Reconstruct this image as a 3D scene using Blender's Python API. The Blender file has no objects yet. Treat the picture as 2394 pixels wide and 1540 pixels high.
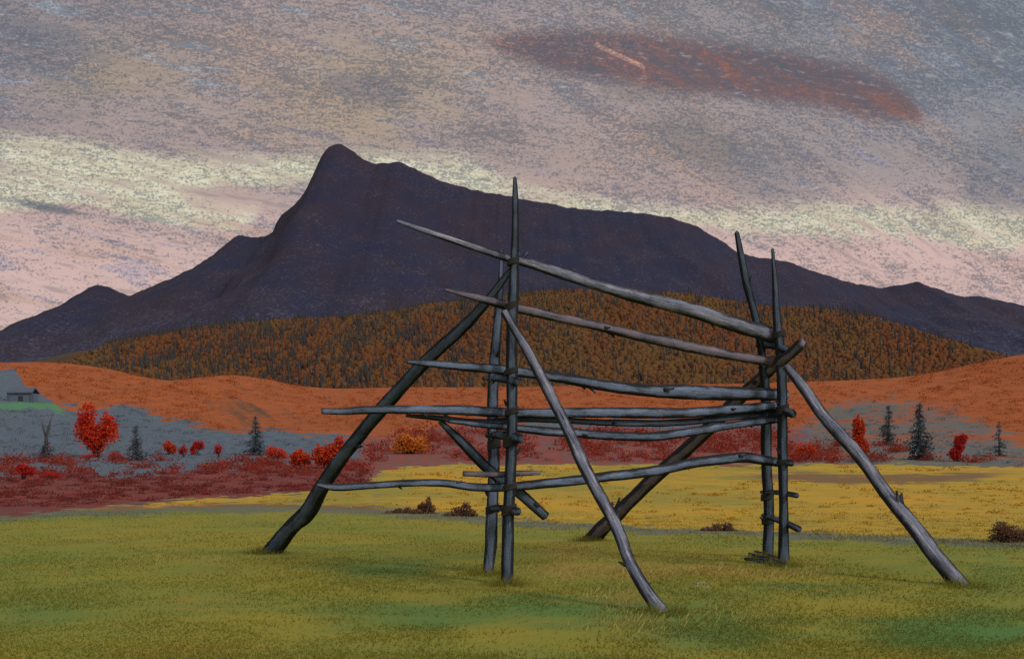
import bpy, math, random
import numpy as np
from mathutils import Vector, Matrix

# ------------------------------------------------------------------ camera
FX = 2567.0          # focal length in survey units
CX, HY = 1197.0, 1060.0
EYE = 1.6
S = bpy.context.scene
C = S.collection
cam_d = bpy.data.cameras.new('camera')
cam = bpy.data.objects.new('camera', cam_d)
C.objects.link(cam)
cam.location = (0, 0, EYE)
cam.rotation_euler = (math.radians(90), 0, 0)
cam_d.sensor_width = 36.0
cam_d.lens = 36.0 * FX / 2394.0
cam_d.shift_y = (HY - 770.0) / 2394.0
cam_d.clip_start = 0.1
cam_d.clip_end = 60000
S.camera = cam
S.view_settings.view_transform = 'Standard'
S.view_settings.look = 'None'
S.view_settings.exposure = 0.0
S.view_settings.gamma = 1.0
S.cycles.use_denoising = False
S.cycles.max_bounces = 6

SUN_EL, SUN_AZ = 34.0, 128.0      # degrees; azimuth from +Y towards +X


def lin(c):
    return tuple(((v / 255.0) / 12.92 if v <= 10.3 else ((v / 255.0 + 0.055) / 1.055) ** 2.4) for v in c)


# ------------------------------------------------------------------ node helpers
class V:
    """a float socket with arithmetic"""
    def __init__(s, nt, sock):
        s.nt, s.k = nt, sock

    def op(s, o, b=None, c=None, clamp=False):
        n = s.nt.nodes.new('ShaderNodeMath')
        n.operation = o
        n.use_clamp = clamp
        s.nt.links.new(s.k, n.inputs[0])
        for i, q in ((1, b), (2, c)):
            if q is None:
                continue
            if isinstance(q, V):
                s.nt.links.new(q.k, n.inputs[i])
            else:
                n.inputs[i].default_value = q
        return V(s.nt, n.outputs[0])

    def __add__(s, b): return s.op('ADD', b)
    def __sub__(s, b): return s.op('SUBTRACT', b)
    def __mul__(s, b): return s.op('MULTIPLY', b)
    def __truediv__(s, b): return s.op('DIVIDE', b)
    def inv(s): return s.op('MULTIPLY_ADD', -1.0, 1.0)
    def cl(s): return s.op('ADD', 0.0, clamp=True)

    def sm(s, a, b, lo=0.0, hi=1.0):
        n = s.nt.nodes.new('ShaderNodeMapRange')
        n.interpolation_type = 'SMOOTHSTEP'
        s.nt.links.new(s.k, n.inputs[0])
        n.inputs[1].default_value = min(a, b)
        n.inputs[2].default_value = max(a, b)
        n.inputs[3].default_value = lo if a < b else hi
        n.inputs[4].default_value = hi if a < b else lo
        return V(s.nt, n.outputs[0])


def vec(nt, x, y, z=0.0):
    n = nt.nodes.new('ShaderNodeCombineXYZ')
    for i, q in enumerate((x, y, z)):
        if isinstance(q, V):
            nt.links.new(q.k, n.inputs[i])
        else:
            n.inputs[i].default_value = q
    return n.outputs[0]


def noise(nt, v, scale, detail=2.0, rough=0.55, dist=0.0, out='Fac'):
    n = nt.nodes.new('ShaderNodeTexNoise')
    nt.links.new(v, n.inputs['Vector'])
    n.inputs['Scale'].default_value = scale
    n.inputs['Detail'].default_value = detail
    n.inputs['Roughness'].default_value = rough
    n.inputs['Distortion'].default_value = dist
    return V(nt, n.outputs[out])


def mixc(nt, f, a, b, mode='MIX'):
    n = nt.nodes.new('ShaderNodeMix')
    n.data_type = 'RGBA'
    n.blend_type = mode
    for i, q in ((0, f), (6, a), (7, b)):
        if isinstance(q, V):
            nt.links.new(q.k, n.inputs[i])
        elif isinstance(q, (int, float)):
            n.inputs[i].default_value = q
        elif isinstance(q, tuple):
            n.inputs[i].default_value = (*q[:3], 1)
        else:
            nt.links.new(q, n.inputs[i])
    return n.outputs[2]


def fcurve(nt, x, pts, lo=-0.75, hi=0.75, vmax=0.5):
    """smooth curve y(x) through pts"""
    n = nt.nodes.new('ShaderNodeFloatCurve')
    t = (x - lo) / (hi - lo)
    nt.links.new(t.k, n.inputs['Value'])
    cu = n.mapping.curves[0]
    q = [((px - lo) / (hi - lo), py / vmax) for px, py in pts]
    cu.points[0].location = q[0]
    cu.points[1].location = q[-1]
    for p in q[1:-1]:
        cu.points.new(*p)
    for p in cu.points:
        p.handle_type = 'AUTO_CLAMPED'
    n.mapping.update()
    return V(nt, n.outputs[0]) * vmax


def ang(pts):      # survey units -> (tan azimuth, tan elevation)
    return [((x - CX) / FX, (HY - y) / FX) for x, y in pts]


# ------------------------------------------------------------------ world: dusk sky
W = bpy.data.worlds.new('World')
S.world = W
W.use_nodes = True
nt = W.node_tree
nt.nodes.clear()
tc = nt.nodes.new('ShaderNodeTexCoord')
sx = nt.nodes.new('ShaderNodeSeparateXYZ')
nt.links.new(tc.outputs['Generated'], sx.inputs[0])
dx, dy, dz = (V(nt, sx.outputs[i]) for i in range(3))
yc = dy.op('MAXIMUM', 0.2)
u = dx / yc
v = dz / yc
# brushed cloud streaks falling to the right, steeper towards the right
st_a = vec(nt, u * 5.0 - v * 1.2, (v + u * 0.22) * 42.0, 0.3)
st_b = vec(nt, u * 5.0 - v * 5.0, (v + u * 0.62) * 30.0, 3.7)
na = noise(nt, st_a, 1.0, 4.0, 0.6)
nb = noise(nt, st_b, 1.0, 4.0, 0.6)
fb = (u + v * 0.5).sm(0.05, 0.42)
strk = na * fb.inv() + nb * fb
st_c = vec(nt, u * 16.0, (v + u * 0.22) * 110.0, 8.1)
st_d = vec(nt, u * 14.0 - v * 10, (v + u * 0.62) * 90.0, 6.1)
strk2 = noise(nt, st_c, 1.0, 3.0, 0.6) * fb.inv() + noise(nt, st_d, 1.0, 3.0, 0.6) * fb
big = noise(nt, vec(nt, u * 4.0, (v + u * 0.15) * 9.0, 1.0), 1.0, 3.0, 0.5)
big2 = noise(nt, vec(nt, u * 6.0, (v + u * 0.2) * 12.0, 5.0), 1.0, 3.0, 0.5)
gx_ = noise(nt, vec(nt, u * 70.0, v * 95.0, 2.0), 1.0, 2.0, 0.5)
gr_m = noise(nt, vec(nt, u * 95.0 + gx_ * 3.0, (v + u * 0.08) * 210.0 + gx_ * 2.0, 0.0), 1.0, 5.0, 0.75)
gr_f = noise(nt, vec(nt, u * 240.0 + gx_ * 5.0, (v + u * 0.05) * 430.0, 5.0), 1.0, 4.0, 0.75)
gr_x = noise(nt, vec(nt, u * 420.0, v * 520.0, 7.0), 1.0, 2.0, 0.7)
gr = gr_m * 0.32 + gr_f * 0.42 + gr_x * 0.26
gr3 = noise(nt, vec(nt, u * 90.0 - v * 50, (v + u * 0.5) * 330.0, 9.0), 1.0, 5.0, 0.78) * 0.45 + gr_f * 0.3 + gr_x * 0.25
gr = gr * fb.op('MULTIPLY_ADD', -0.5, 1.0) + gr3 * (fb * 0.5)
gr2 = noise(nt, vec(nt, u * 80.0, (v + u * 0.1) * 240.0, 4.0), 1.0, 6.0, 0.75)

patch = noise(nt, vec(nt, u * 11.0, (v + u * 0.2) * 26.0, 2.0), 1.0, 3.0, 0.6)
slate = lin((106, 114, 126))
paper = lin((86, 95, 108))
col = mixc(nt, (u * 0.55 + v * 0.9 + (big - 0.5) * 0.35).sm(0.28, 0.62), lin((170, 153, 150)), lin((136, 141, 150)))
col = mixc(nt, (u.op('MULTIPLY', -0.7) + v * 0.8 + (big2 - 0.5) * 0.3).sm(0.42, 0.7, 0, .7), col, lin((126, 126, 136)))
col = mixc(nt, (v + (big - 0.5) * 0.06).sm(0.27, 0.17), col, lin((210, 180, 174)))
# colour of the brushed streaks
col = mixc(nt, (strk + (big2 - .5) * .4).sm(0.52, 0.68, 0, .55), col, lin((188, 160, 145)))
col = mixc(nt, (strk2 + (big - .5) * .5).sm(0.55, 0.72, 0, .5), col, lin((160, 157, 184)))
col = mixc(nt, (strk2 * v.sm(.22, .34)).sm(0.56, 0.7, 0, .6), col, lin((168, 184, 192)))
col = mixc(nt, ((strk2 * -1.0 + 1.0) + (big - .5) * .3).sm(0.56, 0.7, 0, .5), col, lin((128, 122, 124)))
# ochre drift left of the middle
och = (u + 0.13).op('ABSOLUTE').sm(0.17, 0.02) * (v - 0.325).op('ABSOLUTE').sm(0.085, 0.01)
och = (och * big2.sm(.3, .62)) + (u + 0.36).op('ABSOLUTE').sm(0.12, 0.0) * (v - 0.345).op('ABSOLUTE').sm(0.06, 0.0) * big.sm(.35, .6)
col = mixc(nt, (och * 0.5).cl(), col, lin((172, 156, 124)))
# dark wisps
def wisp(cx, cy, rx, ry, k, c):
    global col
    a = ((u - (cx - CX) / FX) / (rx / FX))
    b = ((v - (HY - cy) / FX + (u - (cx - CX) / FX) * 0.2) / (ry / FX))
    d = (a * a + b * b) + (strk - 0.5) * 2.2 + (strk2 - .5) * 1.5
    col = mixc(nt, d.sm(1.2, 0.1, 0, k), col, lin(c))
wisp(860, 215, 130, 40, .6, (112, 112, 124))
wisp(1620, 335, 170, 75, .55, (118, 116, 112))
wisp(1800, 430, 160, 60, .35, (120, 122, 130))
wisp(90, 120, 160, 70, .5, (112, 118, 132))
wisp(1480, 215, 80, 30, .4, (128, 120, 112))
wisp(2330, 430, 100, 110, .5, (116, 122, 132))

wob = (strk - 0.5) * 0.034 + (strk2 - 0.5) * 0.022
vw = v + wob
# pale yellow light, left bank
cream = lin((213, 207, 178))
up = fcurve(nt, u, ang([(-500, 330), (0, 318), (200, 335), (330, 360), (480, 372), (600, 366), (730, 352), (860, 352), (1000, 352), (1200, 408), (1400, 458), (1600, 482), (1750, 484), (1950, 478), (2150, 480), (2394, 500), (2800, 540)]))
lo = fcurve(nt, u, ang([(-500, 520), (0, 500), (100, 492), (180, 470), (300, 500), (420, 525), (520, 532), (575, 520), (660, 440), (760, 430), (1000, 440), (1300, 500), (1600, 530), (1720, 545), (1900, 548), (2100, 562), (2250, 580), (2394, 590), (2800, 620)]))
cm = (up - vw).sm(-0.008, 0.012) * (vw - lo).sm(-0.006, 0.008)
# rose gap in the left bank, right of it
gap = (((u + 0.233) / 0.058).op('POWER', 2.0) + ((v - 0.2365) / 0.0105).op('POWER', 2.0) + (strk - .5) * 2).sm(1.3, 0.3)
left_loose = (v + u * 0.1).sm(0.225, 0.3) * u.sm(-0.2, -0.33)
cm = cm * (gap * 0.9).inv() * (left_loose * (big2.sm(.42, .62)) * 1.0).cl().inv() * (u - 0.37).op('ABSOLUTE').sm(0.0, 0.05, 0.8, 1.0)
col = mixc(nt, (cm * (patch + (strk2 - .5) * .9).sm(.30, .56, .30, .97)).cl(), col, mixc(nt, (strk2 + (gr2 - .5) * .5).sm(.42, .62), cream, lin((228, 224, 198))))
wisp(100, 482, 110, 12, .8, (108, 112, 120))
# russet cloud
ru = fcurve(nt, u, ang([(900, 110), (1080, 92), (1200, 68), (1400, 62), (1700, 92), (1900, 122), (2050, 165), (2130, 215), (2190, 285), (2500, 330)]))
rl = fcurve(nt, u, ang([(900, 100), (1080, 96), (1180, 140), (1300, 182), (1500, 218), (1700, 242), (1900, 262), (2050, 295), (2130, 300), (2190, 285), (2500, 320)]))
rm = (ru - v - wob * 0.35).sm(-0.004, 0.014) * (v + wob * 0.35 - rl).sm(-0.004, 0.016)
rc = mixc(nt, (strk * .6 + gr2 * .6).sm(.5, .75), lin((110, 96, 102)), lin((146, 98, 88)))
rc = mixc(nt, (strk2 + (gr2 - .5) * .6).sm(.5, .7, 0, .55), rc, lin((112, 96, 104)))
col = mixc(nt, (rm * 0.95).cl(), col, rc)
# bright rift in the russet cloud
a0, b0 = ang([(1390, 104), (1508, 158)])
tl = (u - a0[0]) / (b0[0] - a0[0])
dist = (v - (tl * (b0[1] - a0[1]) + a0[1])).op('ABSOLUTE')
rift = dist.sm(0.0030, 0.0012) * tl.sm(-0.03, 0.06) * tl.sm(1.03, 0.94)
col = mixc(nt, (rift * gr2.sm(.3, .5, .5, .95)).cl(), col, lin((214, 160, 140)))
# broken cover: slate showing between the streaks
dens = u.sm(-0.45, 0.45, 0.015, 0.035) + v.sm(0.2, 0.42, 0.0, 0.045) + cm * 0.012
gm = (gr + dens + (strk2 - 0.5) * 0.22 + (strk - 0.5) * .14 + (patch - .5) * .2).sm(0.50, 0.605)
col = mixc(nt, (gm * 0.66).cl(), col, paper)
col = mixc(nt, (gr2 + (strk2 - .5) * .3).sm(0.54, 0.72, 0, .34), col, lin((216, 202, 198)))
col = mixc(nt, (gr * -1.0 + 1.0 + (big2 - .5) * .4).sm(0.52, 0.66, 0, .3), col, lin((196, 158, 142)))

sky = nt.nodes.new('ShaderNodeTexSky')
sky.sky_type = 'NISHITA'
sky.sun_disc = False
sky.sun_elevation = math.radians(SUN_EL)
sky.sun_rotation = math.radians(SUN_AZ)
hv = nt.nodes.new('ShaderNodeVectorMath'); hv.operation = 'SCALE'
nt.links.new(sky.outputs[0], hv.inputs[0]); hv.inputs['Scale'].default_value = 0.10
over = mixc(nt, 0.72, hv.outputs[0], (0.84, 0.80, 0.80))       # high thin overcast overhead
final = mixc(nt, v.sm(0.5, 1.6), col, over)
final = mixc(nt, dz.sm(0.0, -0.05), final, (0.05, 0.05, 0.05))
bg = nt.nodes.new('ShaderNodeBackground')
nt.links.new(final, bg.inputs[0])
bg.inputs[1].default_value = 1.0
wo = nt.nodes.new('ShaderNodeOutputWorld')
nt.links.new(bg.outputs[0], wo.inputs[0])

# ------------------------------------------------------------------ sun through the overcast
sd = bpy.data.lights.new('sun', 'SUN')
sd.energy = 1.7
sd.angle = math.radians(10)
sd.color = (1.0, 0.93, 0.84)
sun = bpy.data.objects.new('sun', sd)
C.objects.link(sun)
sv = Vector((math.sin(math.radians(SUN_AZ)) * math.cos(math.radians(SUN_EL)),
             math.cos(math.radians(SUN_AZ)) * math.cos(math.radians(SUN_EL)), math.sin(math.radians(SUN_EL))))
sun.rotation_euler = sv.to_track_quat('Z', 'Y').to_euler()
sun.location = sv * 60

# ------------------------------------------------------------------ generic helpers
rng = np.random.default_rng(7)
random.seed(7)


def h2(ix, iy, s=0):
    n = (ix.astype(np.int64) * 374761393 + iy.astype(np.int64) * 668265263 + s * 974634777) & 0x7fffffff
    n = (n ^ (n >> 13)) * 1274126177 & 0x7fffffff
    n = (n ^ (n >> 16)) & 0xffff
    return n / 65535.0


def vnoise(x, y, s=0):
    x = np.asarray(x, float); y = np.asarray(y, float)
    ix, iy = np.floor(x), np.floor(y)
    fx, fy = x - ix, y - iy
    fx = fx * fx * (3 - 2 * fx); fy = fy * fy * (3 - 2 * fy)
    ix = ix.astype(np.int64); iy = iy.astype(np.int64)
    a = h2(ix, iy, s); b = h2(ix + 1, iy, s); c = h2(ix, iy + 1, s); d = h2(ix + 1, iy + 1, s)
    return (a * (1 - fx) + b * fx) * (1 - fy) + (c * (1 - fx) + d * fx) * fy


def fbm(x, y, o=4, s=0):
    t = 0; amp = 0.5; k = 0
    for i in range(o):
        t = t + amp * vnoise(x, y, s + i); k += amp
        x = x * 2.03 + 11.7; y = y * 2.03 + 5.3; amp *= 0.5
    return t / k


def ss(a, b, x):
    t = np.clip((np.asarray(x, float) - a) / (b - a), 0, 1)
    return t * t * (3 - 2 * t)


def interp(pts, x):
    p = np.array(pts, float)
    return np.interp(x, p[:, 0], p[:, 1])


def smooth_curve(pts, n=2000):
    """monotone cubic through pts, as a lookup"""
    p = np.array(pts, float)
    x, y = p[:, 0], p[:, 1]
    d = np.diff(y) / np.diff(x)
    m = np.zeros(len(x))
    m[1:-1] = np.where(d[:-1] * d[1:] > 0, 2 * d[:-1] * d[1:] / (d[:-1] + d[1:] + 1e-12), 0)
    m[0], m[-1] = d[0], d[-1]
    def f(q):
        q = np.asarray(q, float)
        i = np.clip(np.searchsorted(x, q) - 1, 0, len(x) - 2)
        h = x[i + 1] - x[i]
        t = np.clip((q - x[i]) / h, 0, 1)
        return ((2 * t**3 - 3 * t**2 + 1) * y[i] + (t**3 - 2 * t**2 + t) * h * m[i] + (-2 * t**3 + 3 * t**2) * y[i + 1] + (t**3 - t**2) * h * m[i + 1])
    return f


def mesh_np(name, verts, faces_flat, n_per, mat, parent=None, smooth=True, attrs=None, link=True):
    """verts (N,3), faces_flat flat index array with n_per corners per face"""
    me = bpy.data.meshes.new(name)
    verts = np.ascontiguousarray(verts, np.float32)
    idx = np.ascontiguousarray(faces_flat, np.int32).ravel()
    nf = len(idx) // n_per
    me.vertices.add(len(verts)); me.vertices.foreach_set('co', verts.ravel())
    me.loops.add(len(idx)); me.loops.foreach_set('vertex_index', idx)
    me.polygons.add(nf)
    me.polygons.foreach_set('loop_start', np.arange(0, nf * n_per, n_per, dtype=np.int32))
    me.polygons.foreach_set('use_smooth', np.full(nf, smooth, dtype=bool))
    me.update(calc_edges=True)
    if attrs:
        for k, a in attrs.items():
            a = np.ascontiguousarray(a, np.float32)
            if a.ndim == 1:
                at = me.attributes.new(k, 'FLOAT', 'POINT'); at.data.foreach_set('value', a)
            else:
                at = me.attributes.new(k, 'FLOAT_VECTOR', 'POINT'); at.data.foreach_set('vector', a.ravel())
    me.materials.append(mat)
    o = bpy.data.objects.new(name, me)
    C.objects.link(o)
    if parent is not None:
        o.parent = parent
    return o


def grid_faces(nr, nc, wrap=False):
    r = np.arange(nr - 1)[:, None]; c = np.arange(nc if wrap else nc - 1)[None, :]
    c2 = (c + 1) % nc
    return np.stack([r * nc + c, r * nc + c2, (r + 1) * nc + c2, (r + 1) * nc + c], -1).reshape(-1, 4)


def empty(name, loc, label=None, cat=None, group=None):
    o = bpy.data.objects.new(name, None)
    C.objects.link(o)
    o.location = loc
    o.empty_display_size = 0.2
    tag(o, label, cat, group)
    return o


def tag(o, label=None, cat=None, group=None, kind=None):
    if label: o['label'] = label
    if cat: o['category'] = cat
    if group: o['group'] = group
    if kind: o['kind'] = kind
    return o


# ------------------------------------------------------------------ material helpers
def new_mat(name, rough=0.9):
    m = bpy.data.materials.new(name)
    m.use_nodes = True
    n = m.node_tree
    n.nodes.clear()
    b = n.nodes.new('ShaderNodeBsdfPrincipled')
    b.inputs['Roughness'].default_value = rough
    b.inputs['Specular IOR Level'].default_value = 0.15
    o = n.nodes.new('ShaderNodeOutputMaterial')
    n.links.new(b.outputs[0], o.inputs[0])
    return m, n, b


def att(n, name):
    a = n.nodes.new('ShaderNodeAttribute')
    a.attribute_name = name
    return V(n, a.outputs['Fac'])


def attv(n, name):
    a = n.nodes.new('ShaderNodeAttribute')
    a.attribute_name = name
    return a.outputs['Vector']


def sep(n, s):
    q = n.nodes.new('ShaderNodeSeparateXYZ')
    n.links.new(s, q.inputs[0])
    return [V(n, q.outputs[i]) for i in range(3)]


def position(n):
    return n.nodes.new('ShaderNodeNewGeometry').outputs['Position']


# ------------------------------------------------------------------ ground shape
Y0, YR = 105.0, 450.0
RIDGE = smooth_curve([(-3000, 880), (-1200, 868), (-400, 850), (0, 848), (80, 846), (160, 850), (250, 862), (330, 880), (400, 889), (470, 884),
                      (540, 877), (620, 886), (700, 902), (800, 908), (900, 906), (1000, 905), (1180, 905), (1400, 900), (1700, 897),
                      (1850, 893), (2000, 888), (2100, 882), (2200, 868), (2280, 850), (2394, 828), (2600, 800), (3000, 780), (4000, 800), (6000, 860)])


def H(X, Y):
    X = np.asarray(X, float); Y = np.asarray(Y, float)
    xp = CX + FX * X / YR
    zr = EYE + (HY - RIDGE(xp)) / FX * YR
    s = np.clip((Y - Y0) / (YR - Y0), 0, 1)
    f = 0.82 * s ** 1.15 + 0.18 * ss(0, 1, s)
    b = np.clip((Y - YR) / 200.0, 0, 1)
    back = 1 - 0.55 * ss(0, 1, b)
    und = (fbm(X / 60, Y / 60, 3, 5) - 0.5) * 6.0 * np.sin(np.pi * np.clip(s, 0, 1)) ** 1.0
    near = (fbm(X / 9, Y / 9, 3, 9) - 0.5) * 0.10 + (fbm(X / 1.7, Y / 1.7, 2, 19) - .5) * 0.05
    near = near * ss(4, 9, np.abs(Y)) * (1 - ss(60, 120, Y))
    return zr * f * back + und + near


def screen(X, Y, Z):
    Yc = np.maximum(Y, 1.0)
    return CX + FX * X / Yc, HY - FX * (Z - EYE) / Yc


def hit(px, py, y1=600):
    """ground point seen along a survey direction"""
    a = (px - CX) / FX; b = (HY - py) / FX
    ys = np.exp(np.linspace(math.log(6), math.log(y1), 6000))
    z = H(a * ys, ys)
    k = np.nonzero(z >= EYE + b * ys)[0]
    i = k[0] if len(k) else len(ys) - 1
    return float(a * ys[i]), float(ys[i]), float(z[i])


# land-cover boundaries
DITCH = smooth_curve([(-900, 1222), (0, 1207), (300, 1196), (600, 1190), (900, 1197), (1150, 1217), (1400, 1234), (1800, 1250), (2100, 1262), (2394, 1274), (3400, 1310)])
YTOP = smooth_curve([(-900, 1225), (0, 1206), (100, 1200), (250, 1184), (400, 1172), (600, 1158), (780, 1147), (850, 1135), (900, 1098), (1000, 1091), (1300, 1087), (1850, 1086), (2394, 1090), (3400, 1096)])
STRIP = smooth_curve([(-900, 1130), (1200, 1150), (1350, 1132), (1500, 1121), (1650, 1113), (1850, 1112), (2000, 1121), (2150, 1119), (2300, 1111), (2394, 1103), (3400, 1100)])
OLOW = smooth_curve([(-3000, 960), (-900, 890), (0, 862), (35, 868), (60, 900), (100, 922), (140, 945), (200, 953), (260, 950), (320, 955), (400, 980), (480, 997), (560, 1012), (640, 1004), (700, 1014), (900, 1022), (1050, 1000), (1250, 985),
                     (1800, 985), (1850, 1005), (1910, 980), (1960, 945), (2050, 938), (2150, 948), (2250, 975), (2330, 1010), (2394, 1040), (2800, 1060), (6000, 1070)])
HTOP = smooth_curve([(-900, 1125), (0, 1118), (60, 1105), (160, 1112), (300, 1115), (420, 1102), (600, 1088), (760, 1075), (850, 1068), (900, 1050), (1000, 1040), (2400, 1040), (3400, 1050)])


def zones(X, Y, Z):
    px, py = screen(X, Y, Z)
    wx = (fbm(X / Y * 60, np.log(np.maximum(Y, 1)) * 40, 3, 31) - 0.5)
    wy = (fbm(X / Y * 25, np.log(np.maximum(Y, 1)) * 25, 4, 41) - 0.5)
    wf = (fbm(X / Y * 130, np.log(np.maximum(Y, 1)) * 110, 3, 51) - 0.5)
    q = py + wy * 16 + wf * 12
    soft = 4 + 46 * ss(1800, 1950, px)
    fwd = ss(3, 8, Y)
    yd = DITCH(px); yt = YTOP(px)
    field = (1 - ss(yd - 10, yd - 2, q)) * ss(yt - 4, yt + 4, q + wx * 14) * fwd
    ditch = np.exp(-((q - yd + 1) / 13) ** 2) * fwd
    d2 = np.exp(-((q - yd + 10) / 8) ** 2) * (1 - ss(850, 950, px)) * ss(80, 260, px)      # sedge by the left bank
    notch = np.exp(-((px - 880) / 26) ** 2) * ss(1095, 1110, q) * (1 - ss(1180, 1195, q)) * .45
    ditch = np.clip(np.maximum(ditch, notch), 0, 1)
    strip = np.exp(-((q - STRIP(px)) / 12) ** 4) * ss(1150, 1500, px + wx * 300) * (0.45 + 0.55 * ss(1700, 1900, px)) * (1 - 0.6 * ss(2200, 2394, px))
    strip = np.maximum(strip, d2 * 0.8)
    above = (1 - ss(yt - 5, yt + 2, q + wx * 14)) * fwd
    heath = above * ss(HTOP(px) - 6, HTOP(px) + 8, q + wx * 22) * (1 - ss(860, 930, px))
    red = above * ss(985, 1010, q + wx * 25) * ss(800, 880, px) * (1 - ss(1820, 1960, px + wx * 90))
    orange = (1 - ss(OLOW(px) - soft, OLOW(px) + soft, q + wx * 26 + wf * (10 + soft))) * fwd * ss(90, 140, Y)
    rs = ss(1860, 1920, px) * above                                    # mixed slope on the right
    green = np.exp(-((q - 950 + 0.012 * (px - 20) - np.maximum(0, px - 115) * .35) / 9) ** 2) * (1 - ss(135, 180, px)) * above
    # meadow patches
    def ell(cx, cy, rx, ry):
        return np.exp(-(((px - cx) / rx) ** 2 + ((py + wy * 40 - cy) / ry) ** 2))
    dry = ell(1560, 1338, 360, 20) * 1.25 + 0.7 * ell(1980, 1335, 120, 14) * 0 + ell(420, 1310, 330, 16) * .5 + ell(1330, 1290, 130, 30) * .8 + ell(150, 1280, 260, 30) * .3
    deep_green = ell(900, 1330, 220, 42) * .9 + ell(1330, 1420, 360, 42) * .8 + ell(2260, 1480, 230, 50) * 1.5 + ell(1700, 1480, 260, 55) * .8 + ell(900, 1450, 320, 55) * .7 + ell(90, 1430, 200, 60) * .6 + ell(2330, 1340, 90, 70) * .6 + ell(700, 1225, 170, 14) * .5 + ell(1900, 1370, 260, 22) * .7  # darker green patches at set spots, one of them left of the posts
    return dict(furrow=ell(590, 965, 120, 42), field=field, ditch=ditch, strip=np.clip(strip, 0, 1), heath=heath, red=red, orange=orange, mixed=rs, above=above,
                green=np.clip(green, 0, 1), dry=np.clip(dry, 0, 1), deep_green=np.clip(deep_green, 0, 1.6))


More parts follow.
